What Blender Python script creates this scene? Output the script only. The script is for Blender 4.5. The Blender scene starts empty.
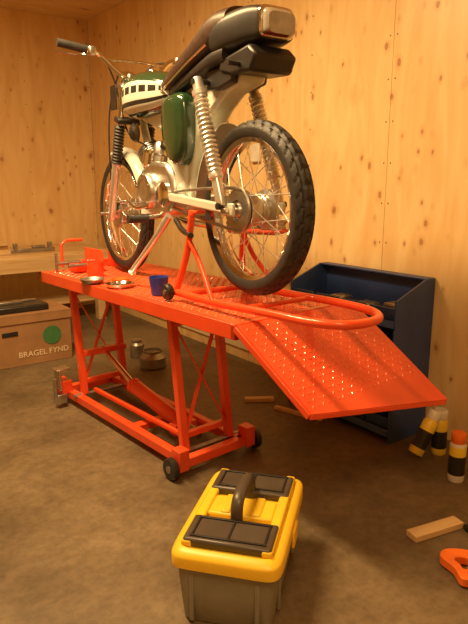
import bpy, math, random
from mathutils import Vector, Matrix, Euler
random.seed(4)
pi=math.pi
S=bpy.context.scene
try:
    S.view_settings.view_transform='Standard'
except Exception: pass

# ------------------------------------------------------------ materials
def mat(name,col,rough=.5,metal=0,var=.12,scale=14,bump=0,coat=0,detail=3):
    m=bpy.data.materials.new(name); m.use_nodes=True
    nt=m.node_tree; b=nt.nodes['Principled BSDF']
    n=nt.nodes.new('ShaderNodeTexNoise'); n.inputs['Scale'].default_value=scale; n.inputs['Detail'].default_value=detail
    tc=nt.nodes.new('ShaderNodeTexCoord'); nt.links.new(tc.outputs['Object'],n.inputs['Vector'])
    r=nt.nodes.new('ShaderNodeValToRGB'); nt.links.new(n.outputs['Fac'],r.inputs['Fac'])
    c=col
    r.color_ramp.elements[0].position=.3; r.color_ramp.elements[1].position=.7
    r.color_ramp.elements[0].color=(c[0]*(1-var),c[1]*(1-var),c[2]*(1-var),1)
    r.color_ramp.elements[1].color=(min(1,c[0]*(1+var)),min(1,c[1]*(1+var)),min(1,c[2]*(1+var)),1)
    nt.links.new(r.outputs['Color'],b.inputs['Base Color'])
    b.inputs['Roughness'].default_value=rough; b.inputs['Metallic'].default_value=metal
    b.inputs['Coat Weight'].default_value=coat
    if bump:
        bp=nt.nodes.new('ShaderNodeBump'); bp.inputs['Strength'].default_value=bump; bp.inputs['Distance'].default_value=.004
        nt.links.new(n.outputs['Fac'],bp.inputs['Height']); nt.links.new(bp.outputs['Normal'],b.inputs['Normal'])
    return m

def plywood(name,base,dark,grain='Z',knots=True):
    m=bpy.data.materials.new(name); m.use_nodes=True
    nt=m.node_tree; N=nt.nodes; L=nt.links; b=N['Principled BSDF']
    tc=N.new('ShaderNodeTexCoord'); mp=N.new('ShaderNodeMapping'); L.new(tc.outputs['Object'],mp.inputs['Vector'])
    sc={'Z':(5,5,.9),'X':(.9,7,7),'Y':(7,.9,7)}[grain]; mp.inputs['Scale'].default_value=sc
    n=N.new('ShaderNodeTexNoise'); n.inputs['Scale'].default_value=1.3; n.inputs['Detail'].default_value=6; n.inputs['Distortion'].default_value=2.0
    L.new(mp.outputs['Vector'],n.inputs['Vector'])
    r=N.new('ShaderNodeValToRGB'); L.new(n.outputs['Fac'],r.inputs['Fac'])
    r.color_ramp.elements[0].position=.30; r.color_ramp.elements[0].color=(*dark,1)
    r.color_ramp.elements[1].position=.66; r.color_ramp.elements[1].color=(*base,1)
    out=r.outputs['Color']
    if knots:
        ns=N.new('ShaderNodeTexNoise'); ns.inputs['Scale'].default_value=14; ns.inputs['Detail'].default_value=2; L.new(tc.outputs['Object'],ns.inputs['Vector'])
        for (vs,size,keep) in ((5.2,.085,.45),(9.0,.085,.45),(15,.10,.6)):
            mp2=N.new('ShaderNodeMapping'); L.new(tc.outputs['Object'],mp2.inputs['Vector'])
            q=vs; z=vs*.6
            mp2.inputs['Scale'].default_value={'Z':(q,q,z),'X':(z,q,q),'Y':(q,z,q)}[grain]
            mx=N.new('ShaderNodeMixRGB'); mx.blend_type='ADD'; mx.inputs['Fac'].default_value=.15; L.new(mp2.outputs['Vector'],mx.inputs['Color1']); L.new(ns.outputs['Color'],mx.inputs['Color2'])
            v=N.new('ShaderNodeTexVoronoi'); v.inputs['Scale'].default_value=1.0; L.new(mx.outputs['Color'],v.inputs['Vector'])
            cr=N.new('ShaderNodeValToRGB'); L.new(v.outputs['Distance'],cr.inputs['Fac'])
            e=cr.color_ramp.elements; e[0].position=.0; e[0].color=(.7,.7,.7,1); e[1].position=size*2.8; e[1].color=(0,0,0,1)
            k=e.new(size*.8); k.color=(.9,.9,.9,1); k=e.new(size*1.2); k.color=(.26,.26,.26,1)
            sp=N.new('ShaderNodeSeparateColor'); L.new(v.outputs['Color'],sp.inputs['Color'])
            gt=N.new('ShaderNodeMath'); gt.operation='GREATER_THAN'; gt.inputs[1].default_value=keep; L.new(sp.outputs[0],gt.inputs[0])
            mu=N.new('ShaderNodeMath'); mu.operation='MULTIPLY'; L.new(cr.outputs['Color'],mu.inputs[0]); L.new(gt.outputs[0],mu.inputs[1])
            mk=N.new('ShaderNodeMixRGB'); L.new(mu.outputs[0],mk.inputs['Fac']); L.new(out,mk.inputs['Color1'])
            mk.inputs['Color2'].default_value=(dark[0]*.52,dark[1]*.34,dark[2]*.26,1); out=mk.outputs['Color']
    L.new(out,b.inputs['Base Color']); b.inputs['Roughness'].default_value=.36
    return m

def floor_mat():
    m=bpy.data.materials.new('concrete_floor'); m.use_nodes=True
    nt=m.node_tree; N=nt.nodes; L=nt.links; b=N['Principled BSDF']
    tc=N.new('ShaderNodeTexCoord')
    n=N.new('ShaderNodeTexNoise'); n.inputs['Scale'].default_value=1.9; n.inputs['Detail'].default_value=10; n.inputs['Roughness'].default_value=.66
    L.new(tc.outputs['Object'],n.inputs['Vector'])
    r=N.new('ShaderNodeValToRGB'); L.new(n.outputs['Fac'],r.inputs['Fac'])
    r.color_ramp.elements[0].position=.34; r.color_ramp.elements[0].color=(.105,.076,.041,1)
    r.color_ramp.elements[1].position=.68; r.color_ramp.elements[1].color=(.255,.190,.110,1)
    n2=N.new('ShaderNodeTexNoise'); n2.inputs['Scale'].default_value=26; n2.inputs['Detail'].default_value=8; n2.inputs['Roughness'].default_value=.7; L.new(tc.outputs['Object'],n2.inputs['Vector'])
    r2=N.new('ShaderNodeValToRGB'); L.new(n2.outputs['Fac'],r2.inputs['Fac'])
    r2.color_ramp.elements[0].position=.34; r2.color_ramp.elements[0].color=(.55,.53,.5,1); r2.color_ramp.elements[1].position=.58; r2.color_ramp.elements[1].color=(1,1,1,1)
    mx=N.new('ShaderNodeMixRGB'); mx.blend_type='MULTIPLY'; mx.inputs['Fac'].default_value=.7
    L.new(r.outputs['Color'],mx.inputs['Color1']); L.new(r2.outputs['Color'],mx.inputs['Color2']); L.new(mx.outputs['Color'],b.inputs['Base Color'])
    rr=N.new('ShaderNodeMapRange'); rr.inputs['To Min'].default_value=.32; rr.inputs['To Max'].default_value=.6; L.new(n.outputs['Fac'],rr.inputs['Value']); L.new(rr.outputs['Result'],b.inputs['Roughness'])
    bp=N.new('ShaderNodeBump'); bp.inputs['Strength'].default_value=.2; bp.inputs['Distance'].default_value=.006; L.new(n2.outputs['Fac'],bp.inputs['Height']); L.new(bp.outputs['Normal'],b.inputs['Normal'])
    return m

M={}
M['wall']=plywood('plywood_wall',(.92,.69,.35),(.81,.54,.23))
M['ceil']=plywood('plywood_ceiling',(.86,.66,.38),(.72,.50,.24),'X')
M['pine']=plywood('pine_wood',(.80,.60,.33),(.62,.42,.20),'X',False)
M['floor']=floor_mat()
M['red']=mat('red_powder_coat',(.84,.085,.022),.33,0,.08,8,coat=.4)
M['redplate']=mat('red_plate_paint',(.80,.085,.026),.36,0,.14,5,coat=.3)
M['redtread']=mat('red_tread_paint',(.90,.17,.06),.25,0,.10,5,coat=.5)
M['chrome']=mat('chrome',(.84,.83,.80),.12,1,.05)
M['spring']=mat('spring_chrome',(.86,.86,.84),.28,.75,.05)
M['alu']=mat('cast_aluminium',(.60,.60,.58),.33,1,.12,30,.1)
M['steel']=mat('dull_steel',(.38,.36,.33),.42,.9,.2,22)
M['rubber']=mat('tyre_rubber',(.030,.028,.026),.55,0,.2,40)
M['black']=mat('black_plastic',(.022,.020,.019),.38,0,.2,20)
M['vinyl']=mat('seat_vinyl',(.050,.026,.017),.42,0,.25,60,.15)
M['white']=mat('cream_white_paint',(.66,.69,.62),.25,0,.04,5,coat=.5)
M['green']=mat('dark_green_paint',(.016,.05,.020),.18,0,.15,4,coat=.8)
M['blue']=mat('blue_cabinet_paint',(.035,.072,.235),.42,0,.15,7)
M['bluebin']=mat('blue_bin_paint',(.05,.10,.30),.38,0,.12,7)
M['yellow']=mat('yellow_plastic',(.90,.60,.035),.38,0,.06,8,.05)
M['grey']=mat('grey_plastic',(.26,.25,.20),.5,0,.10,12)
M['dkgrey']=mat('dark_grey_plastic',(.075,.06,.045),.38,0,.15,12)
M['card']=mat('cardboard',(.33,.18,.08),.8,0,.12,9)
M['cardgreen']=mat('printed_green',(.05,.20,.07),.7)
M['orange']=mat('orange_plastic',(.85,.17,.02),.4)
M['bluecup']=mat('blue_cup_plastic',(.03,.06,.42),.35)
M['lens']=mat('tail_lens',(.42,.38,.32),.15,0,.15,30,coat=.6)
M['redlens']=mat('red_lens',(.22,.04,.025),.15,0,.1,30,coat=.8)
M['spraywhite']=mat('spray_label_white',(.75,.72,.62),.35)
M['sprayyellow']=mat('spray_label_yellow',(.85,.62,.05),.35)
M['offwhite']=mat('painted_board',(.85,.72,.50),.55,0,.06,5)
M['screw']=mat('screw_head',(.16,.10,.05),.5,.3)

# ------------------------------------------------------------ mesh helpers
def mk(name,verts,faces,mats,parent=None,smooth=True,mi=None,bevel=0):
    import bmesh
    me=bpy.data.meshes.new(name); me.from_pydata([tuple(v) for v in verts],[],faces); me.validate()
    if not isinstance(mats,(list,tuple)): mats=[mats]
    for m in mats: me.materials.append(m)
    bm=bmesh.new(); bm.from_mesh(me); bmesh.ops.recalc_face_normals(bm,faces=bm.faces); bm.to_mesh(me); bm.free()
    if mi:
        for i,p in enumerate(me.polygons): p.material_index=mi[i] if i<len(mi) else 0
    ob=bpy.data.objects.new(name,me); S.collection.objects.link(ob)
    if parent: ob.parent=parent
    if smooth:
        for p in me.polygons: p.use_smooth=True
        try: me.set_sharp_from_angle(angle=math.radians(38))
        except Exception: pass
    if bevel:
        bv=ob.modifiers.new('bevel','BEVEL'); bv.width=bevel; bv.segments=2; bv.limit_method='ANGLE'; bv.angle_limit=math.radians(40)
    return ob
def empty(name,loc=(0,0,0),rz=0):
    e=bpy.data.objects.new(name,None); S.collection.objects.link(e); e.location=loc; e.rotation_euler=(0,0,rz); e.empty_display_size=.1
    return e
def boxdata(c,s,R=None):
    vs=[]
    for dx in(-.5,.5):
        for dy in(-.5,.5):
            for dz in(-.5,.5):
                v=Vector((dx*s[0],dy*s[1],dz*s[2]))
                if R: v=R@v
                vs.append(v+Vector(c))
    return vs,[(0,1,3,2),(4,6,7,5),(0,4,5,1),(2,3,7,6),(0,2,6,4),(1,5,7,3)]
def box(name,c,s,m,parent=None,rot=None,bevel=.003):
    R=Euler(rot).to_matrix() if rot else None
    v,f=boxdata(c,s,R); return mk(name,v,f,m,parent,True,bevel=bevel)
def boxes(name,lst,m,parent=None,bevel=.003):
    V=[];F=[]
    for it in lst:
        c,s=it[0],it[1]; R=Euler(it[2]).to_matrix() if len(it)>2 else None
        v,f=boxdata(c,s,R); o=len(V); V+=v; F+=[tuple(a+o for a in q) for q in f]
    return mk(name,V,F,m,parent,True,bevel=bevel)
def catmull(pts,n,closed=False):
    P=[Vector(p) for p in pts]; out=[]; L=len(P)
    for i in range(L if closed else L-1):
        p0=P[(i-1)%L] if (closed or i>0) else P[0]*2-P[1]
        p1=P[i]; p2=P[(i+1)%L]
        p3=P[(i+2)%L] if (closed or i+2<L) else P[-1]*2-P[-2]
        for k in range(n):
            t=k/n
            out.append(.5*((2*p1)+(p2-p0)*t+(2*p0-5*p1+4*p2-p3)*t*t+(3*p1-p0-3*p2+p3)*t**3))
    if not closed: out.append(P[-1])
    return out
def tubedata(pts,r,seg=10,closed=False):
    P=[Vector(p) for p in pts]; n=len(P); V=[];F=[]
    rs=r if isinstance(r,(list,tuple)) else [r]*n
    T=[]
    for i in range(n):
        a=P[(i-1)%n] if (closed or i>0) else P[i]; b=P[(i+1)%n] if (closed or i<n-1) else P[i]
        T.append((b-a).normalized())
    up=Vector((0,0,1)) if abs(T[0].z)<.9 else Vector((1,0,0))
    nrm=(up-T[0]*up.dot(T[0])).normalized()
    for i in range(n):
        if i>0:
            nrm=nrm-T[i]*nrm.dot(T[i])
            nrm=nrm.normalized() if nrm.length>1e-6 else Vector((1,0,0))
        bi=T[i].cross(nrm)
        for k in range(seg):
            a=2*pi*k/seg
            V.append(P[i]+nrm*math.cos(a)*rs[i]+bi*math.sin(a)*rs[i])
    for i in range(n if closed else n-1):
        for k in range(seg):
            F.append((i*seg+k,i*seg+(k+1)%seg,((i+1)%n)*seg+(k+1)%seg,((i+1)%n)*seg+k))
    if not closed:
        F.append(tuple(range(seg))); F.append(tuple((n-1)*seg+k for k in range(seg)))
    return V,F
def tube(name,pts,r,m,parent=None,sm=0,seg=10,closed=False):
    if sm: pts=catmull(pts,sm,closed)
    if isinstance(r,(list,tuple)) and sm:
        r=[r[min(len(r)-1,int(round(i/(len(pts)-1)*(len(r)-1))))] for i in range(len(pts))]
    v,f=tubedata(pts,r,seg,closed); return mk(name,v,f,m,parent)
def tubes(name,lst,m,parent=None,seg=10):
    V=[];F=[]
    for pts,r in lst:
        v,f=tubedata(pts,r,seg); o=len(V); V+=v; F+=[tuple(a+o for a in q) for q in f]
    return mk(name,V,F,m,parent)
def sqbar(a,b,w,h=None):
    a=Vector(a);b=Vector(b); d=b-a
    return ((a+b)/2,(d.length,w,h or w),d.to_track_quat('X','Z').to_euler())
def lathe(name,prof,axis_o,axis_d,m,parent=None,seg=32,mi=None,rfun=None,closed=False):
    d=Vector(axis_d).normalized(); up=Vector((0,0,1)) if abs(d.z)<.9 else Vector((1,0,0))
    n=(up-d*up.dot(d)).normalized(); b=d.cross(n); V=[];F=[];MI=[]
    O=Vector(axis_o); k=len(prof)
    for i in range(seg):
        a=2*pi*i/seg
        for j,(r,h) in enumerate(prof):
            rr=rfun(i,j,r) if rfun else r
            V.append(O+d*h+(n*math.cos(a)+b*math.sin(a))*rr)
    for i in range(seg):
        for j in range(k if closed else k-1):
            j2=(j+1)%k
            F.append((i*k+j,i*k+j2,((i+1)%seg)*k+j2,((i+1)%seg)*k+j)); MI.append(mi[j] if mi else 0)
    if not closed:
        if prof[0][0]>1e-5: F.append(tuple(i*k for i in range(seg))); MI.append(mi[0] if mi else 0)
        if prof[-1][0]>1e-5: F.append(tuple(i*k+k-1 for i in range(seg))); MI.append(mi[-1] if mi else 0)
    return mk(name,V,F,m,parent,mi=MI if mi else None)
def loft(name,secs,m,parent=None,ring=32,sub=6,mf=None):
    P=[]
    n=len(secs)
    for i in range(n-1):
        p0=secs[max(0,i-1)];p1=secs[i];p2=secs[i+1];p3=secs[min(n-1,i+2)]
        for k in range(sub):
            t=k/sub
            P.append([.5*((2*b)+(c-a)*t+(2*a-5*b+4*c-d)*t*t+(3*b-a-3*c+d)*t**3) for a,b,c,d in zip(p0,p1,p2,p3)])
    P.append(list(secs[-1]))
    V=[];F=[];MI=[]
    for (u,zc,hw,hh,e) in P:
        for k in range(ring):
            a=2*pi*k/ring; c=math.cos(a); s=math.sin(a)
            V.append((u,hw*math.copysign(abs(c)**(2/e),c),zc+hh*math.copysign(abs(s)**(2/e),s)))
    for i in range(len(P)-1):
        for k in range(ring):
            F.append((i*ring+k,i*ring+(k+1)%ring,(i+1)*ring+(k+1)%ring,(i+1)*ring+k)); MI.append(mf(i,k) if mf else 0)
    F.append(tuple(range(ring))); F.append(tuple((len(P)-1)*ring+k for k in range(ring))); MI+=[0,0]
    return mk(name,V,F,m,parent,mi=MI)
def extr(name,poly,v0,v1,m,parent=None,bevel=.008):
    n=len(poly); V=[(u,v0,z) for u,z in poly]+[(u,v1,z) for u,z in poly]
    F=[tuple(range(n)),tuple(range(2*n-1,n-1,-1))]+[(i,(i+1)%n,n+(i+1)%n,n+i) for i in range(n)]
    return mk(name,V,F,m,parent,bevel=bevel)
def text(name,s,size,m,parent,loc,rot):
    c=bpy.data.curves.new(name,'FONT'); c.body=s; c.size=size; c.extrude=.0008; c.align_x='CENTER'; c.align_y='CENTER'
    o=bpy.data.objects.new(name,c); S.collection.objects.link(o); c.materials.append(m); o.parent=parent; o.location=loc; o.rotation_euler=rot
    return o

# ------------------------------------------------------------ room
XW,YW,ZC=2.3,5.38,2.58; XL,YF=-2.4,-1.6
def wall_panels(name,axis,pos,a0,a1,breaks,thick,side):
    L=[]
    ed=[a0]+breaks+[a1]
    for i in range(len(ed)-1):
        a,b=ed[i]+.001,ed[i+1]-.001
        if axis=='X': L.append(((pos+side*thick/2,(a+b)/2,ZC/2),(thick,b-a,ZC)))
        else: L.append((((a+b)/2,pos+side*thick/2,ZC/2),(b-a,thick,ZC)))
    if axis=='X': L.append(((pos+side*(thick+.014),(a0+a1)/2,ZC/2),(.03,a1-a0,ZC)))
    else: L.append((((a0+a1)/2,pos+side*(thick+.014),ZC/2),(a1-a0,.03,ZC)))
    ob=boxes(name,L,M['wall'],None,.001)
    # countersunk screw heads along the panel edges and studs
    V=[];F=[]
    xs=[]
    for i in range(len(ed)-1):
        a,b=ed[i],ed[i+1]; k=max(1,round((b-a)/.6)); xs+=[a+.02]+[a+(b-a)*j/k for j in range(1,k)]+[b-.02]
    for x in xs:
        z=.12
        while z<ZC-.05:
            o=len(V)
            for q in range(8):
                A=2*pi*q/8; da=.0042*math.cos(A); dz=.0042*math.sin(A)
                V.append((pos-side*.0006,x+da,z+dz) if axis=='X' else (x+da,pos-side*.0006,z+dz))
            F.append(tuple(range(o,o+8))); z+=.19
    mk('screws',V,F,M['screw'],ob,smooth=False)
    return ob
wall_panels('wall_right','X',XW,YF,YW,[-.5,.7,1.9,2.98,4.2],.012,1)
wall_panels('wall_back','Y',YW,XL,XW,[-1.3,-.1,1.1],.012,1)
wall_panels('wall_left','X',XL,YF,YW,[.7,3.1],.012,-1)
wall_panels('wall_front','Y',YF,XL,XW,[0],.012,-1)
box('floor',((XL+XW)/2,(YF+YW)/2,-.05),(XW-XL+.1,YW-YF+.1,.1),M['floor'],None,bevel=0)
box('ceiling',((XL+XW)/2,(YF+YW)/2,ZC+.03),(XW-XL+.1,YW-YF+.1,.06),M['ceil'],None,bevel=0)
box('baseboard_right',(XW-.008,(2.35+YW)/2,.13),(.016,YW-2.35,.11),M['offwhite'],None)

# ------------------------------------------------------------ lift table
T=empty('motorcycle_lift_table',(1.115,1.52,0),math.radians(90+4.6))
TL,TW,TZ=1.57,.61,.708
def tread(name,o,ex,ey,nx_,lx0,lx1,wfun,sp=.024):
    V=[];F=[]
    r=0; x=lx0+sp*.6
    while x<lx1-sp*.4:
        wa,wb=wfun(x); y=wa+sp*.6; c_=0
        while y<wb-sp*.4:
            ang=pi/4 if (r+c_)%2 else -pi/4
            d1=ex*math.cos(ang)+ey*math.sin(ang); d2=ey*math.cos(ang)-ex*math.sin(ang)
            P=o+ex*x+ey*y; b=len(V); h=.0022
            for (p,q) in((-.0100,0),(0,-.0037),(.0100,0),(0,.0037)):
                V.append(P+d1*p+d2*q)
            for (p,q) in((-.006,0),(0,-.0018),(.006,0),(0,.0018)):
                V.append(P+d1*p+d2*q+nx_*h)
            F+=[(b+4,b+5,b+6,b+7)]+[(b+k,b+(k+1)%4,b+4+(k+1)%4,b+4+k) for k in range(4)]
            y+=sp; c_+=1
        x+=sp; r+=1
    return mk(name,V,F,M['redtread'],T,smooth=False)
box('deck_plate',(TL/2,-TW/2,TZ-.004),(TL,TW,.008),M['redplate'],T,bevel=.002)
tread('deck_tread',Vector((0,-TW,TZ)),Vector((1,0,0)),Vector((0,1,0)),Vector((0,0,1)),.02,TL-.02,lambda x:(.02,TW-.02))
boxes('deck_frame',[((TL/2,-.012,TZ-.03),(TL,.024,.05)),((TL/2,-TW+.012,TZ-.03),(TL,.024,.05)),((.012,-TW/2,TZ-.03),(.024,TW,.05)),((TL-.012,-TW/2,TZ-.03),(.024,TW,.05)),
   ((.55,-TW/2,TZ-.03),(.03,TW-.05,.04)),((1.1,-TW/2,TZ-.03),(.03,TW-.05,.04))],M['red'],T)
tubes('deck_hinge',[([(-.01,-TW+.02,TZ-.012),(-.01,-.02,TZ-.012)],.010)],M['red'],T)
TM=Matrix.Translation((1.115,1.52,0))@Matrix.Rotation(math.radians(94.6),4,'Z'); TI=TM.inverted()
def W2T(p): return TI@Vector(p)
a=Vector((-.012,0,TZ)); b=Vector((-.012,-TW,TZ)); c=W2T((1.80,1.105,.47)); d=W2T((1.175,1.205,.482))
nn=(b-a).cross(d-a).normalized()
if nn.z<0: nn=-nn
c=c-nn*((c-a).dot(nn))
vs=[a,b,c,d,a-nn*.006,b-nn*.006,c-nn*.006,d-nn*.006]
mk('ramp_plate',vs,[(0,1,2,3),(7,6,5,4),(0,4,5,1),(1,5,6,2),(2,6,7,3),(3,7,4,0)],M['redplate'],T)
ey=(b-a).normalized(); ex=nn.cross(ey)
if ex.dot(d-a)<0: ex=-ex
dd=(d-a); Lr=min(dd.dot(ex),(c-a).dot(ex)); s0=dd.dot(ey)/dd.dot(ex); s1=((c-a).dot(ey)-TW)/(c-a).dot(ex)
tread('ramp_tread',a,ex,ey,nn,.01,Lr-.005,lambda x:(s0*x+.012,TW+s1*x-.012))
boxes('ramp_ribs',[sqbar(a-nn*.014,d-nn*.014,.018,.022),sqbar(b-nn*.014,c-nn*.014,.018,.022),sqbar(c-nn*.014,d-nn*.014,.014,.018)],M['red'],T)
y1,y2=-.06,-.36
xn,xf=.37,1.50
boxes('base_frame',[((( xn+xf)/2,y1,.055),(xf-xn,.04,.04)),(((xn+xf)/2,y2,.055),(xf-xn,.04,.04)),((xn,(y1+y2)/2,.055),(.04,abs(y2-y1)+.04,.04)),((xf,(y1+y2)/2,.055),(.04,abs(y2-y1)+.12,.04)),((.8,(y1+y2)/2,.055),(.05,abs(y2-y1),.03)),
   ((xn+.0,y1+.03,.075),(.06,.05,.09)),((xn-.0,y2-.03,.075),(.06,.05,.09))],M['red'],T)
legs=[]
for x0,x1 in((.42,.50),(1.32,1.40)):
    for y in(y1-.03,y2+.03):
        legs.append(sqbar((x0,y,.07),(x1,y,.66),.035,.03))
    A0=(x0+.01,y1-.04,.14);A1=(x1-.01,y2+.04,.60);B0=(x0+.01,y2+.04,.14);B1=(x1-.01,y1-.04,.60)
    legs.append(sqbar(A0,A1,.02,.006)); legs.append(sqbar(B0,B1,.02,.006))
    for t in(.12,.92):
        xx=x0+(x1-x0)*t; legs.append(sqbar((xx,y1-.03,.07+.585*t),(xx,y2+.03,.07+.585*t),.026))
boxes('lifting_arms',legs,M['red'],T)
tubes('hydraulic_cylinder',[([(.60,-.21,.10),(.62,-.21,.105)],.040),([(.62,-.21,.105),(1.0,-.21,.17)],.036),([(1.0,-.21,.17),(1.02,-.21,.173)],.040)],M['red'],T,18)
tubes('hydraulic_ram',[([(1.0,-.21,.17),(1.32,-.21,.30)],.015)],M['chrome'],T,14)
boxes('ram_brackets',[sqbar((1.30,y1-.03,.30),(1.30,y2+.03,.30),.035,.03),((.60,-.21,.09),(.05,.12,.05))],M['red'],T)
tubes('arm_pivots',[([(x,y1+.03,.07),(x,y2-.03,.07)],.011) for x in(.42,1.32)]+[([(.62,-.21,.11),(.48,-.21,.09)],.02)],M['steel'],T)
boxes('lock_bar',[sqbar((.46,-.13,.11),(1.28,-.13,.10),.02,.02),sqbar((.5,-.29,.11),(1.28,-.29,.11),.02,.02)],M['red'],T)
for i,(x,y) in enumerate(((xn+.0,y1+.075),(xn-.0,y2-.075))):
    lathe('caster_wheel_%d'%(i+1),[(.008,-.014),(.040,-.014),(.046,-.008),(.046,.008),(.040,.014),(.008,.014)],(x,y,.047),(0,1,0),M['black'],T,28)
    lathe('caster_hub_%d'%(i+1),[(.0,-.017),(.016,-.016),(.016,.016),(0,.017)],(x,y,.047),(0,1,0),M['steel'],T,16)
boxes('foot_pedal',[((xf-.05,-.03,.10),(.10,.06,.07))],M['red'],T)
boxes('pedal_plate',[((xf-.08,.010,.15),(.07,.012,.11)),((xf-.08,-.01,.205),(.07,.08,.008)),((xf-.11,.010,.05),(.03,.05,.05))],M['alu'],T)
tubes('pedal_spring',[([(xf-.10,.035,.04),(xf-.10,.035,.16)],.012)],M['steel'],T)
cl=1.36
boxes('wheel_clamp_jaws',[((cl+.08,-.245,TZ+.06),(.20,.008,.11)),((cl+.08,-.385,TZ+.06),(.20,.008,.11)),((cl+.19,-.325,TZ+.02),(.02,.2,.04)),((cl-.01,-.2,TZ+.03),(.04,.03,.05)),((cl+.12,-.2,TZ+.03),(.04,.03,.05))],M['red'],T)
tubes('clamp_screws',[([(cl+.0,-.24,TZ+.045),(cl+.0,-.06,TZ+.045)],.009),([(cl+.12,-.24,TZ+.045),(cl+.12,-.05,TZ+.045)],.009)],M['steel'],T)
tube('clamp_handle',[(cl+.16,-.10,TZ+.02),(cl+.16,-.10,TZ+.14),(cl+.16,-.13,TZ+.16),(cl+.16,-.22,TZ+.16)],.008,M['red'],T)
tube('clamp_handle_bar',[(cl+.12,-.05,TZ+.0),(cl+.12,-.05,TZ+.10)],.007,M['steel'],T)
boxes('clamp_block',[((cl+.06,-.14,TZ+.025),(.09,.06,.04))],M['red'],T,.006)

# ------------------------------------------------------------ paddock stand
PS=empty('paddock_stand',(1.32,1.63,.0032),math.radians(90))
zs=TZ+.032
loop=[(.36,.15,zs),(.1,.145,zs),(-.2,.13,zs+.01),(-.36,.11,zs+.01),(-.45,.06,zs+.01),(-.475,-.02,zs+.01),(-.45,-.11,zs+.01),(-.36,-.17,zs+.01),(-.2,-.18,zs+.01),(.1,-.185,zs),(.36,-.19,zs)]
tube('base_loop',loop,.0145,M['red'],PS,sm=7,seg=12)
tubes('cross_bar',[([(.30,.15,zs),(.30,-.19,zs)],.012),([(-.05,.14,zs),(-.05,-.185,zs)],.010)],M['red'],PS)
for i,(s,vb) in enumerate(((1,.15),(-1,-.19))):
    v2=.135*s-.012
    tube('upright_%d'%(i+1),[(.36,vb,zs),(.315,v2,.90),(.275,v2,1.050)],.013,M['red'],PS,sm=5,seg=12)
    tube('brace_%d'%(i+1),[(.10,vb,zs),(.22,v2,.86),(.30,v2,.95)],.010,M['red'],PS,sm=5)
    box('hook_%d'%(i+1),(.27,v2-.02*s,1.057),(.05,.05,.012),M['red'],PS)
    lathe('stand_wheel_%d'%(i+1),[(.006,-.014),(.028,-.014),(.033,-.008),(.033,.008),(.028,.014),(.006,.014)],(.37,vb+.032*s,TZ+.034),(0,1,0),M['black'],PS,24)
    lathe('stand_wheel_hub_%d'%(i+1),[(0,-.018),(.010,-.017),(.010,.017),(0,.018)],(.37,vb+.032*s,TZ+.034),(0,1,0),M['steel'],PS,12)

# ------------------------------------------------------------ motorcycle
B=empty('motorcycle',(1.296,1.650,0),math.radians(87.2))
def wheel(tag,cx,cz,R,w,hubr,hubw):
    hw=w/2; ri=R-.066
    prof=[]
    for i in range(19):
        t=math.radians(i*10)
        prof.append(((R-.038)+.038*math.sin(t), -hw*math.cos(t)))
    prof=[(ri,-hw*.62),(ri+.012,-hw*.86)]+prof[1:-1]+[(ri+.012,hw*.86),(ri,hw*.62)]
    k=len(prof); mid=k//2
    def rf(i,j,r):
        q=abs(j-mid)
        if q>6: return r
        if ((i+q)%6)<1 : return r-.008
        if q==3: return r-.006
        if q==0: return r-.004
        return r
    lathe(tag+'_tyre',prof,(cx,0,cz),(0,1,0),M['rubber'],B,216,rfun=rf,closed=True)
    rp=[(ri-.012,-.012),(ri-.008,-hw*.62),(ri+.008,-hw*.80),(ri+.010,-hw*.72),(ri-.002,-hw*.55),(ri-.002,hw*.55),(ri+.010,hw*.72),(ri+.008,hw*.80),(ri-.008,hw*.62),(ri-.012,.012)]
    lathe(tag+'_rim',rp,(cx,0,cz),(0,1,0),M['chrome'],B,96,closed=True)
    L=[]
    for s in(-1,1):
        for i in range(18):
            a=2*pi*(i+.25*s)/18; off=math.radians(34)*(1 if i%2 else -1)
            h=(cx+hubr*math.cos(a+off),s*hubw*.42,cz+hubr*math.sin(a+off)); e=(cx+(ri-.010)*math.cos(a),s*.006,cz+(ri-.010)*math.sin(a))
            L.append(([h,e],.0019))
    tubes(tag+'_spokes',L,M['spring'],B,5)
    hp=[(.0,-hubw*.62),(.022,-hubw*.62),(.026,-hubw*.5),(hubr*.9,-hubw*.48),(hubr+.006,-hubw*.44),(hubr+.006,-hubw*.36),(hubr*.82,-hubw*.30),(hubr*.86,-hubw*.15),(hubr*.80,-hubw*.12),(hubr*.86,-hubw*.02),(hubr*.80,.0),(hubr*.86,hubw*.1),(hubr*.82,hubw*.30),(hubr+.006,hubw*.36),(hubr+.006,hubw*.44),(hubr*.9,hubw*.48),(.030,hubw*.52),(.024,hubw*.62),(0,hubw*.62)]
    lathe(tag+'_hub',hp,(cx,0,cz),(0,1,0),M['alu'],B,40)
    tubes(tag+'_axle',[([(cx,-.135,cz),(cx,.135,cz)],.009)],M['steel'],B)
wheel('rear',0,1.075,.305,.080,.066,.13)
wheel('front',1.145,1.016,.300,.066,.066,.11)
def rfs(i,j,r): return r+(.004 if i%2 else 0) if r>.06 else r
lathe('rear_sprocket',[(.035,.070),(.070,.070),(.070,.075),(.035,.075)],(0,0,1.075),(0,1,0),M['steel'],B,60,rfun=rfs,closed=True)
ch=[(.0,.073,1.150),(.25,.073,1.145),(.50,.073,1.13)]+[(.50+.03*math.sin(t),.073,1.10+.03*math.cos(t)) for t in(.8,1.57,2.3)]+[(.50,.073,1.07),(.25,.073,1.035),(.0,.073,1.003)]+[(-.074*math.sin(t),.073,1.076-.074*math.cos(t)) for t in(.6,1.2,1.8,2.4)]
tube('drive_chain',ch,.006,M['steel'],B,sm=3,seg=6,closed=True)
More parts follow.
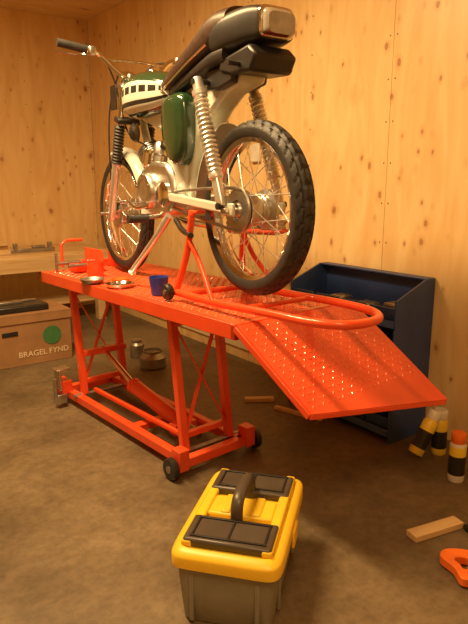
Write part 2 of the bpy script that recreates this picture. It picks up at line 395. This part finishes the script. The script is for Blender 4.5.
for i,s in enumerate((1,-1)):
    boxes('swingarm_%d'%(i+1),[sqbar((.47,.085*s,1.11),(.02,.108*s,1.08),.022,.034),((.0,.108*s,1.078),(.07,.014,.045))],M['white'],B,.006)
    lathe('axle_nut_%d'%(i+1),[(0,.0),(.014,.0),(.014,.014),(0,.014)],(0,.115*s,1.078),(0,s,0),M['chrome'],B,6)
tubes('swingarm_crosspiece',[([(.385,-.09,1.105),(.385,.09,1.105)],.02)],M['white'],B)
extr('pressed_frame',[(.94,1.60),(.98,1.50),(.84,1.45),(.62,1.38),(.52,1.31),(.49,1.20),(.50,1.08),(.40,1.04),(.350,1.10),(.345,1.22),(.305,1.33),(.21,1.42),(.12,1.475),(.0,1.50),(.0,1.545),(.3,1.535),(.62,1.53)],-.05,.05,M['white'],B,.015)
extr('frame_gusset',[(.53,1.34),(.38,1.30),(.39,1.12),(.41,1.06),(.51,1.07),(.57,1.16)],-.062,.062,M['white'],B,.012)
lathe('steering_head',[(.0,-.09),(.028,-.09),(.030,-.07),(.026,-.05),(.026,.05),(.030,.07),(.028,.09),(0,.09)],(.955,0,1.55),(-.33,0,.94),M['white'],B,24)
def fender(name,cx,cz,R,a0,a1,hw,m,drop=.03,n=36):
    V=[];F=[];k=9
    for i in range(n+1):
        t=math.radians(a0+(a1-a0)*i/n)
        for lay,dr in((0,0),(1,-.003)):
            for j in range(k):
                q=-1+2*j/(k-1); rr=R+dr-drop*abs(q)**2.6
                V.append((cx+rr*math.cos(t),hw*q,cz+rr*math.sin(t)))
    for i in range(n):
        for j in range(k-1):
            a=i*2*k+j; F.append((a,a+1,a+1+2*k,a+2*k)); a+=k; F.append((a,a+2*k,a+1+2*k,a+1))
        for j in(0,k-1):
            a=i*2*k+j; F.append((a,a+k,a+k+2*k,a+2*k))
    for i in(0,n):
        for j in range(k-1):
            a=i*2*k+j; F.append((a,a+k,a+k+1,a+1))
    return mk(name,V,F,m,B)
fender('rear_fender',0,1.08,.350,2,60,.056,M['white'],.03)
fender('front_fender',1.145,1.015,.328,78,178,.046,M['white'],.03)
tubes('front_fender_stays',[([(1.145,.062*s,1.02),(1.145+.32*math.cos(t),.046*s,1.015+.31*math.sin(t))],.004) for s in(1,-1) for t in(1.9,2.95)],M['chrome'],B)
for i,s in enumerate((1,-1)):
    top=Vector((.180,.120*s,1.515)); bot=Vector((.012,.128*s,1.09)); d=(bot-top); Ld=d.length; dn=d.normalized()
    lathe('shock_body_%d'%(i+1),[(0,-.012),(.018,-.012),(.020,.0),(.020,.03),(.027,.035),(.027,.05),(.017,.055),(.017,.25),(.019,.26),(.019,.33),(.025,.34),(.025,.355),(.018,.36),(.018,Ld-.02),(.014,Ld),(0,Ld)],top,dn,M['spring'],B,20)
    up=dn.cross(Vector((0,1,0))).normalized(); sd=dn.cross(up)
    pts=[]
    turns=17; nn_=turns*12
    for q in range(nn_+1):
        t=q/nn_; a_=2*pi*turns*t; pts.append(top+dn*(.052+.285*t)+up*math.cos(a_)*.0225+sd*math.sin(a_)*.0225)
    tube('shock_spring_%d'%(i+1),pts,.0050,M['spring'],B,seg=6)
    tubes('shock_mounts_%d'%(i+1),[([top-Vector((0,.075*s,0)),top+Vector((0,.022*s,0))],.011),([bot-Vector((0,.03*s,0)),bot+Vector((0,.02*s,0))],.012)],M['black'],B)
loft('seat',[(.590,1.532,.050,.014,2.6),(.565,1.538,.080,.024,2.8),(.47,1.562,.096,.036,3.0),(.35,1.604,.104,.044,3.0),(.25,1.638,.108,.050,3.0),(.17,1.668,.108,.060,3.0),(.11,1.682,.106,.064,2.8),(.04,1.682,.100,.060,2.8)],M['vinyl'],B,36,7)
for s in(1,-1):
    tube('seat_trim_%d'%(1 if s>0 else 2),[(.56,.082*s,1.522),(.47,.098*s,1.537),(.35,.106*s,1.570),(.25,.109*s,1.600),(.14,.108*s,1.632)],.0045,M['chrome'],B,sm=5,seg=8)
loft('seat_pan',[(.57,1.512,.05,.012,4),(.43,1.524,.085,.018,4),(.30,1.552,.095,.022,4),(.15,1.584,.098,.028,4),(.06,1.592,.095,.028,4)],M['black'],B,32,4)
loft('tail_cowl',[(.125,1.652,.106,.066,3.4),(.05,1.657,.104,.066,3.6),(-.04,1.662,.092,.060,4.2),(-.100,1.660,.076,.052,5.0),(-.115,1.658,.070,.046,5)],M['black'],B,36,5)
loft('tail_light',[(-.105,1.662,.062,.042,5),(-.130,1.659,.060,.040,5),(-.145,1.655,.052,.032,5)],[M['lens'],M['redlens']],B,32,4,mf=lambda i,k:0 if (k<20 or k>28) else 1)
loft('tail_light_bezel',[(-.089,1.662,.068,.048,5),(-.113,1.662,.070,.049,5),(-.121,1.662,.066,.045,5)],M['chrome'],B,32,3)
extr('plate_bracket',[(.09,1.575),(-.08,1.60),(-.12,1.565),(-.09,1.515),(.02,1.52),(.10,1.54)],-.085,.085,M['black'],B,.01)
extr('under_tail',[(.20,1.56),(.02,1.56),(.03,1.50),(.12,1.485),(.20,1.49)],-.075,.075,M['black'],B,.01)
for s in(1,-1):
    lathe('indicator_stalk_%d'%(1 if s>0 else 2),[(0,0),(.008,0),(.008,.05),(0,.05)],(-.03,.08*s,1.545),(0,s,0),M['black'],B,10)
def tmf(i,k):
    if k in(1,14): return 1
    if k in(0,15): return 2 if (i%4)!=0 and 6<i<34 else 1
    if k in(31,16): return 1
    if k in(30,17): return 2
    if k in(29,18): return 1
    if k in(28,19): return 1
    return 0
tk=[(.555,1.525,.050,.030,2.6),(.59,1.530,.085,.056,2.8),(.68,1.535,.112,.084,2.8),(.78,1.540,.126,.096,2.8),(.88,1.540,.126,.098,2.8),(.95,1.533,.112,.084,2.7),(.990,1.525,.080,.055,2.5),(1.005,1.52,.045,.025,2.3)]
loft('fuel_tank',[(q[0]-.075,)+q[1:] for q in tk],[M['green'],M['white'],M['black']],B,32,6,mf=tmf)
lathe('fuel_cap',[(0,0),(.028,0),(.030,.008),(.026,.018),(0,.02)],(.78,0,1.632),(0,0,1),M['chrome'],B,24)
for i,s in enumerate((1,-1)):
    V=[];F=[]
    prof=[(p[0]-.055,p[1]) for p in [(.53,1.50),(.56,1.44),(.55,1.33),(.50,1.25),(.43,1.24),(.385,1.30),(.375,1.42),(.40,1.50)]]
    pp=catmull([(p[0],0,p[1]) for p in prof],4,True); cu=sum(p.x for p in pp)/len(pp); cz=sum(p.z for p in pp)/len(pp); n=len(pp)
    rings=[(1,.050),(1,.085),(.96,.100),(.85,.110),(.5,.116)]
    for sc_,v in rings:
        for p in pp: V.append((cu+(p.x-cu)*sc_,v*s,cz+(p.z-cz)*sc_))
    for r_ in range(len(rings)-1):
        for k in range(n): F.append((r_*n+k,r_*n+(k+1)%n,(r_+1)*n+(k+1)%n,(r_+1)*n+k))
    F.append(tuple((len(rings)-1)*n+k for k in range(n))); F.append(tuple(range(n)))
    mk('side_panel_%d'%(i+1),V,F,M['green'],B)
E=-.05
extr('crankcase',[(u+E,z) for u,z in [(.52,1.20),(.56,1.25),(.72,1.26),(.82,1.22),(.84,1.12),(.80,1.05),(.66,1.02),(.54,1.04),(.50,1.10)]],-.085,.085,M['alu'],B,.02)
for i,s in enumerate((1,-1)):
    lathe('engine_cover_%d'%(i+1),[(0,.0),(.078,.0),(.078,.022),(.070,.034),(.050,.038),(.045,.034),(0,.036)],(.72+E,.083*s,1.135),(0,s,0),M['alu'] ,B,36)
    lathe('sprocket_cover_%d'%(i+1),[(0,.0),(.052,.0),(.052,.016),(.040,.026),(0,.028)],(.57+E,.083*s,1.12),(0,s,0),M['chrome'],B,28)
    tubes('cover_screws_%d'%(i+1),[([(.72+E+.066*math.cos(q),.10*s,1.135+.066*math.sin(q)),(.72+E+.066*math.cos(q),.124*s,1.135+.066*math.sin(q))],.006) for q in (.3,1.55,2.8,4.05,5.3)],M['steel'],B,8)
cyld=Vector((.75,0,.66)).normalized(); co=Vector((.78+E,0,1.225))
pr=[(0,0),(.042,0)]
h=.01
for q in range(9):
    pr+=[(.042,h),(.064,h+.001),(.064,h+.005),(.042,h+.006)]; h+=.0135
pr+=[(.03,h+.008),(0,h+.008)]
lathe('finned_cylinder',pr,co,cyld,M['alu'],B,28)
lathe('spark_plug_cap',[(0,0),(.012,0),(.012,.05),(0,.05)],co+cyld*.135,cyld,M['black'],B,12)
lathe('carburettor',[(0,0),(.024,0),(.030,.01),(.030,.05),(.022,.055),(.022,.09),(0,.09)],(.70+E,.03,1.335),(0,0.25,-.95),M['alu'],B,20)
lathe('carburettor_bowl',[(0,0),(.03,0),(.034,.05),(.02,.07),(0,.07)],(.73+E,.07,1.30),(.3,0,-.95),M['chrome'],B,20)
tube('intake_hose',[(.70+E,.03,1.32),(.62+E,.03,1.335),(.55+E,.02,1.36)],.022,M['black'],B,sm=4)
lathe('horn',[(0,0),(.04,0),(.044,.012),(.03,.03),(0,.034)],(.83,.06,1.39),(.6,.7,0),M['black'],B,24)
tube('exhaust_pipe',[(.83,-.04,1.26),(.90,-.07,1.18),(.87,-.11,1.05),(.76,-.13,.995),(.55,-.14,.985),(.40,-.155,.985)],.016,M['chrome'],B,sm=6,seg=14)
lathe('muffler',[(0,0),(.018,0),(.034,.05),(.036,.36),(.022,.42),(.014,.43),(0,.43)],(.44,-.165,.985),(-1,0,.06),M['chrome'],B,24)
tubes('footpegs',[([(.58,.21,1.02),(.58,.08,1.03)],.010),([(.58,-.21,1.02),(.58,-.08,1.03)],.010)],M['steel'],B)
tubes('footpeg_rubbers',[([(.58,.23,1.02),(.58,.14,1.02)],.017),([(.58,-.23,1.02),(.58,-.14,1.02)],.017)],M['rubber'],B,14)
tube('gear_lever',[(.62,.12,1.07),(.70,.14,1.06),(.80,.14,1.085),(.80,.18,1.085)],.006,M['chrome'],B,sm=3)
tube('kick_lever',[(.54,-.10,1.12),(.50,-.14,1.22),(.48,-.19,1.26)],.008,M['chrome'],B,sm=3)
tube('side_stand',[(.48,.09,1.035),(.58,.12,.92),(.71,.15,.80),(.735,.155,.770)],[.016,.014,.012,.018],M['spring'],B,sm=4,seg=12)
tube('centre_stand',[(.44,.08,1.02),(.35,.10,.985),(.25,.12,.975),(.21,.14,.975)],.011,M['black'],B,sm=4)
tube('engine_mount',[(.91,0,1.49),(.88,0,1.40),(.84,0,1.33)],.018,M['white'],B,sm=3)
rk=Vector((-.33,0,.944)).normalized()
for i,s in enumerate((1,-1)):
    o=Vector((1.137,.078*s,1.0))
    lathe('fork_slider_%d'%(i+1),[(0,-.02),(.014,-.02),(.02,.0),(.020,.26),(.022,.27),(.022,.28),(.016,.285),(0,.285)],o,rk,M['spring'],B,20)
    g=[(.017,.27)]
    for q in range(12):
        g+=[(.021,.275+q*.015),(.027,.2825+q*.015)]
    g+=[(.017,.46)]
    lathe('fork_gaiter_%d'%(i+1),g,o,rk,M['rubber'],B,20)
    lathe('fork_tube_%d'%(i+1),[(0,.28),(.0155,.28),(.0155,.655),(.018,.66),(.018,.67),(0,.675)],o,rk,M['chrome'],B,18)
for j,hh in enumerate((.48,.63)):
    c=Vector((1.137,0,1.0))+rk*hh
    box('triple_clamp_%d'%(j+1),c,(.062,.20,.026),M['black' if j==0 else 'alu'],B,rot=(0,-math.radians(19.3),0),bevel=.008)
hc=Vector((1.137,0,1.0))+rk*.66+Vector((0.01,0,.015))
half=[(hc.x,0,hc.z),(hc.x,.06,hc.z),(hc.x+.01,.11,hc.z+.03),(hc.x+.025,.17,hc.z+.085),(.945,.23,1.738),(.950,.34,1.752)]
full=[(p[0],-p[1],p[2]) for p in half[::-1]][:-1]+half
tube('handlebar',full,.0125,M['chrome'],B,sm=6,seg=12)
tube('handlebar_brace',[(hc.x+.022,.155,hc.z+.07),(hc.x+.022,0,hc.z+.075),(hc.x+.022,-.155,hc.z+.07)],.006,M['chrome'],B,sm=4)
for i,s in enumerate((1,-1)):
    tube('grip_%d'%(i+1),[(.9455,.238*s,1.739),(.947,.30*s,1.747),(.951,.365*s,1.755)],.0175,M['rubber'],B,sm=4,seg=14)
    box('control_housing_%d'%(i+1),(.944,.215*s,1.735),(.035,.035,.04),M['alu'],B,bevel=.008)
    tube('lever_%d'%(i+1),[(.955,.205*s,1.733),(1.0,.235*s,1.728),(1.01,.30*s,1.728),(1.015,.36*s,1.732)],.006,M['chrome'],B,sm=4,seg=8)
    box('bar_clamp_%d'%(i+1),(hc.x,.045*s,hc.z-.01),(.04,.025,.05),M['alu'],B,bevel=.006)
    tube('control_cable_%d'%(i+1),[(.965,.20*s,1.73),(1.03,.12*s,1.72),(1.06,.06*s,1.62),(1.02,.05*s,1.48),(.93,.05*s,1.38),(.76,.05*s,1.33)],.004,M['black'],B,sm=6,seg=6)
lathe('speedometer',[(0,0),(.030,.0),(.036,.02),(.036,.055),(.030,.062),(0,.06)],(hc.x+.065,.03,hc.z-.03),(-.5,0,.86),M['chrome'],B,24)
for s in(1,-1):
    box('lamp_bracket_%d'%(1 if s>0 else 2),(1.0,.098*s,1.555),(.07,.006,.11),M['black'],B,bevel=.003)
tube('brake_cable',[(1.03,.06,1.66),(1.09,.085,1.5),(1.10,.09,1.25),(1.10,.08,1.06)],.004,M['black'],B,sm=6,seg=6)

# ------------------------------------------------------------ things on the deck
def cup(name,X,Y,Z,r0,r1,h,m):
    return lathe(name,[(0,0),(r0,0),(r1,h),(r1-.003,h),(r0-.003,.006),(0,.006)],(X,Y,Z),(0,0,1),m,None,28)
TC=TZ+.0035
cup('blue_cup',1.17,2.13,TC,.032,.042,.075,M['bluecup'])
cup('parts_tray',1.12,2.40,TC,.055,.065,.016,M['chrome'])
cup('red_paint_can',1.15,2.74,TC,.040,.040,.075,M['red'])
cup('oil_bowl',1.06,2.57,TC,.045,.06,.02,M['steel'])
cup('jar_lid',1.19,2.54,TC,.04,.042,.012,M['orange'])

# ------------------------------------------------------------ blue cabinet
cd,cw=.265,.69
C=empty('blue_storage_cabinet',(2.293-cd,1.58,0))
def side(y):
    return [(0,y,0),(cd,y,0),(cd,y,.745),(cd-.06,y,.745),(0,y,.665)]
for i,y in enumerate((0,cw-.012)):
    a=side(y); b=side(y+.012); V=a+b; F=[(0,1,2,3,4),(9,8,7,6,5)]+[(k,(k+1)%5,5+(k+1)%5,5+k) for k in range(5)]
    mk('side_%d'%(i+1),V,F,M['blue'],C,bevel=.002)
boxes('shelves',[((cd/2,cw/2,z),(cd,cw-.01,.010)) for z in(.03,.20,.37,.54)]+[((cd-.03,cw/2,.742),(.06,cw-.01,.008))],M['blue'],C,.002)
boxes('shelf_lips',[((.004,cw/2,z),(.008,cw-.01,.04)) for z in(.045,.215,.385,.555)],M['bluebin'],C,.002)
box('back_panel',(cd-.004,cw/2,.38),(.006,cw-.01,.72),M['blue'],C)
boxes('dividers',[((cd/2,cw*k/4,z),(cd-.02,.006,.15)) for z in(.115,.285,.455) for k in(1,2,3)],M['blue'],C,.001)
# slanted bins: each a sloping front plate with two cheeks
bl=[]
for z in(.035,.205,.375,.545):
    for k in range(4):
        yc=cw*(k+.5)/4; wdt=cw/4-.022
        bl.append(sqbar((.045,yc,z+.006),(.012,yc,z+.085),wdt,.005))
        for s in(-1,1): bl.append(((.09,yc+s*wdt/2,z+.035),(.12,.004,.06)))
        bl.append(((.10,yc,z+.008),(.15,wdt,.004)))
boxes('slanted_bins',bl,M['bluebin'],C,.0008)
boxes('stored_parts',[((.11,.09,.60),(.08,.09,.07)),((.11,.26,.585),(.09,.10,.055)),((.11,.43,.59),(.09,.08,.065)),((.11,.60,.42),(.09,.1,.06)),((.11,.26,.25),(.09,.1,.06))],M['steel'],C,.01)

# ------------------------------------------------------------ toolbox
ang=math.atan2(.64,.768)
K=empty('toolbox',(.950,1.250,0),ang)
def ringbox(name,levels,m,e=6,ring=48):
    V=[];F=[]
    for (hx,hy,z) in levels:
        for k in range(ring):
            a=2*pi*k/ring+pi/ring; c=math.cos(a); s=math.sin(a)
            V.append((hx*math.copysign(abs(c)**(2/e),c),hy*math.copysign(abs(s)**(2/e),s),z))
    for i in range(len(levels)-1):
        for k in range(ring): F.append((i*ring+k,i*ring+(k+1)%ring,(i+1)*ring+(k+1)%ring,(i+1)*ring+k))
    F.append(tuple(range(ring))); F.append(tuple((len(levels)-1)*ring+k for k in range(ring)))
    return mk(name,V,F,m,K)
ringbox('body',[(.215,.118,.0),(.220,.124,.006),(.228,.132,.10),(.232,.138,.172),(.236,.142,.175),(.236,.142,.190)],M['grey'],12,64)
ringbox('lid',[(.240,.148,.172),(.246,.153,.176),(.246,.153,.204),(.242,.150,.211),(.228,.138,.219),(.218,.132,.221),(.214,.128,.217),(.210,.125,.217)],M['yellow'],10,64)
boxes('lid_ridges',[((0,.110,.226),(.42,.030,.020)),((0,-.110,.226),(.42,.030,.020)),((-.005,0,.224),(.10,.19,.018)),((.0,.045,.228),(.10,.03,.022)),((.0,-.045,.228),(.10,.03,.022))],M['yellow'],K,.006)
for i,xc in enumerate((-.145,.135)):
    box('organizer_lid_%d'%(i+1),(xc,0,.228),(.125,.245,.026),M['dkgrey'],K,bevel=.008)
    boxes('organizer_rib_%d'%(i+1),[((xc+dx,0,.242),(.006,.21,.006)) for dx in(-.045,.045)]+[((xc,dy,.242),(.09,.006,.006)) for dy in(-.10,0,.10)],M['black'],K,.001)
hpts=catmull([(-.082,0,.215),(-.085,0,.262),(-.07,0,.290),(-.03,0,.300),(.03,0,.300),(.07,0,.290),(.085,0,.262),(.082,0,.215)],5)
hv,hf=tubedata(hpts,.012,14)
hv=[Vector((v.x,v.y*1.5,v.z)) for v in hv]
mk('handle',hv,hf,M['dkgrey'],K)
boxes('latches',[((0,-.154,.165),(.07,.010,.055)),((0,.154,.165),(.07,.010,.055))],M['yellow'],K,.004)
boxes('body_ribs',[((-.228,dy,.08),(.010,.014,.14)) for dy in(-.09,.09)]+[((dx,-.131,.08),(.014,.010,.14)) for dx in(-.13,.13)],M['grey'],K,.003)

# ------------------------------------------------------------ workbench + box
W=empty('workbench',(1.0,4.68,-.07))
boxes('bench_top',[((0,.33,.665),(2.2,.66,.035)),((0,.0,.60),(2.2,.03,.12))],M['pine'],W,.004)
boxes('bench_legs',[((x,y,.34),(.07,.07,.54)) for x in(-1.0,0.02,1.02) for y in(.06,.6)],M['pine'],W,.004)
boxes('bench_shelf',[((0,.36,.24),(2.1,.5,.022))],M['pine'],W,.003)
P=empty('plank_stack',(.95,4.80,.6135))
boxes('planks',[((-.1,0,.02),(.9,.10,.04)),((-.05,.03,.055),(.80,.08,.03)),((-.02,-.02,.083),(.7,.06,.025))],M['pine'],P,.003)
CT=empty('bar_clamp',(1.50,4.84,.6135))
boxes('bar_clamp_parts',[((.0,.0,.015),(.36,.025,.03)),((-.14,.0,.045),(.03,.04,.06)),((.14,.0,.045),(.03,.04,.06)),((.05,.02,.04),(.10,.05,.02))],M['steel'],CT,.004)
CB=empty('cardboard_box',(.98,3.76,0))
bw,bd,bh=.80,.38,.335
boxes('box_body',[((0,bd/2,.006),(bw,bd,.008)),((0,.004,bh/2),(bw,.006,bh)),((0,bd-.004,bh/2),(bw,.006,bh)),((-bw/2+.003,bd/2,bh/2),(.006,bd,bh)),((bw/2-.003,bd/2,bh/2),(.006,bd,bh))],M['card'],CB,.001)
boxes('box_lid',[((0,bd/2,bh+.003),(bw+.016,bd+.016,.006)),((0,-.004,bh-.025),(bw+.016,.006,.055)),((bw/2+.005,bd/2,bh-.025),(.006,bd+.016,.055))],M['card'],CB,.001)
lathe('printed_emblem',[(0,0),(.062,0),(.062,.002),(0,.002)],(.27,-.001,.180),(0,-1,0),M['cardgreen'],CB,32)
text('printed_text','BRAGEL FYND',.052,M['offwhite'],CB,(.21,-.002,.072),(pi/2,0,0))
box('hand_hole',(.0,-.002,.22),(.10,.004,.03),M['black'],CB)
TR=empty('tool_case',(1.06,3.93,.341))
boxes('case_shell',[((0,0,.022),(.40,.24,.044))],M['black'],TR,.01)
boxes('case_top_tools',[((-.05,.0,.052),(.22,.05,.018)),((.08,.04,.05),(.16,.03,.014))],M['steel'],TR,.004)

# ------------------------------------------------------------ floor clutter
def spraycan(name,o,d,m1,cap):
    return lathe(name,[(0,0),(.030,0),(.0325,.004),(.0325,.03),(.0325,.11),(.0325,.15),(.030,.158),(.028,.162),(.029,.164),(.029,.20),(.026,.205),(0,.205)],o,d,[m1,M['black'],cap,M['sprayyellow']],None,28,mi=[0,0,0,1,3,0,0,0,2,2,2,2])
spraycan('spray_can',(1.993,1.213,0),(0,0,1),M['spraywhite'],M['orange'])
spraycan('spray_can',(2.12,1.15,0),(0,0,1),M['sprayyellow'],M['sprayyellow'])
spraycan('spray_can',(2.02,1.43,.022),(.47,-.12,.87),M['sprayyellow'],M['spraywhite'])
spraycan('spray_can',(2.145,1.40,0),(0,0,1),M['sprayyellow'],M['spraywhite'])
boxes('wood_offcut',[((1.617,1.042,.011),(.21,.05,.022),(0,0,math.radians(-12)))],M['pine'],None,.002)
boxes('wood_scraps',[((1.93,2.12,.008),(.03,.22,.016),(0,0,.3)),((2.02,2.05,.008),(.025,.2,.016),(0,0,-.5)),((1.9,2.36,.01),(.04,.16,.02),(0,0,1.0))],M['pine'],None,.002)
HS=empty('handsaw',(1.51,.86,.0),math.radians(-20))
hp=catmull([(-.055,.05,0),(-.02,.075,0),(.03,.06,0),(.06,.03,0),(.06,-.05,0),(.03,-.07,0),(-.01,-.05,0),(-.03,-.075,0),(-.06,-.06,0),(-.05,-.01,0)],4,True)
n=len(hp); hi=[(p*.38+Vector((-.004,0,0))) for p in hp]
V=[(p.x,p.y,z) for z in(.006,.034) for p in hp]+[(p.x,p.y,z) for z in(.006,.034) for p in hi]; F=[]
for k in range(n):
    k2=(k+1)%n
    F+=[(k,k2,n+k2,n+k),(2*n+k,3*n+k,3*n+k2,2*n+k2),(n+k,n+k2,3*n+k2,3*n+k),(k,2*n+k,2*n+k2,k2)]
mk('saw_handle',V,F,M['orange'],HS,bevel=.004)
mk('saw_blade',[(.05,-.055,.017),(.05,.055,.017),(.42,.0,.017),(.42,-.055,.017),(.05,-.055,.019),(.05,.055,.019),(.42,.0,.019),(.42,-.055,.019)],[(0,1,2,3),(7,6,5,4),(0,4,5,1),(1,5,6,2),(2,6,7,3),(3,7,4,0)],M['steel'],HS)
tubes('screwdriver',[([(1.70,.98,.014),(1.80,.95,.014)],.013),([(1.80,.95,.014),(1.92,.914,.010)],.004)],M['black'],None,12)
lathe('metal_jug',[(0,0),(.075,0),(.085,.01),(.085,.07),(.06,.10),(.06,.115),(.056,.115),(.056,.10),(0,.098)],(1.72,3.24,0),(0,0,1),M['steel'],None,28)
lathe('metal_jar',[(0,0),(.045,0),(.048,.01),(.048,.09),(.035,.105),(.035,.125),(0,.125)],(1.74,3.50,0),(0,0,1),M['steel'],None,24)
SK=empty('wall_socket',(XW,2.9,1.36))
boxes('socket_plate',[((-.012,0,0),(.024,.085,.14))],M['spraywhite'],SK,.006)

# ------------------------------------------------------------ lights
LF=empty('ceiling_lamp',(.55,2.3,ZC-.05))
boxes('lamp_housing',[((0,0,.03),(.20,1.25,.04))],M['offwhite'],LF,.005)
def area(name,loc,sx,sy,e,col,rot=(0,0,0)):
    l=bpy.data.lights.new(name,'AREA'); l.shape='RECTANGLE'; l.size=sx; l.size_y=sy; l.energy=e; l.color=col
    o=bpy.data.objects.new(name,l); S.collection.objects.link(o); o.location=loc; o.rotation_euler=rot; return o
warm=(1,.66,.30)
area('lamp_light',(.55,2.3,ZC-.06),.18,1.2,100,warm)
area('lamp_light_rear',(.2,-.2,ZC-.06),.18,1.2,32,warm)
w=bpy.data.worlds.new('world'); S.world=w; w.use_nodes=True
w.node_tree.nodes['Background'].inputs[0].default_value=(1,.62,.32,1); w.node_tree.nodes['Background'].inputs[1].default_value=.1

# ------------------------------------------------------------ camera
cam=bpy.data.cameras.new('camera'); co_=bpy.data.objects.new('camera',cam); S.collection.objects.link(co_)
cam.sensor_fit='VERTICAL'; cam.sensor_height=36; cam.lens=585/624*36; cam.clip_start=.02
co_.location=(0,0,1.17); co_.rotation_euler=(math.radians(90-12.5),0,math.radians(-36.2))
S.camera=co_
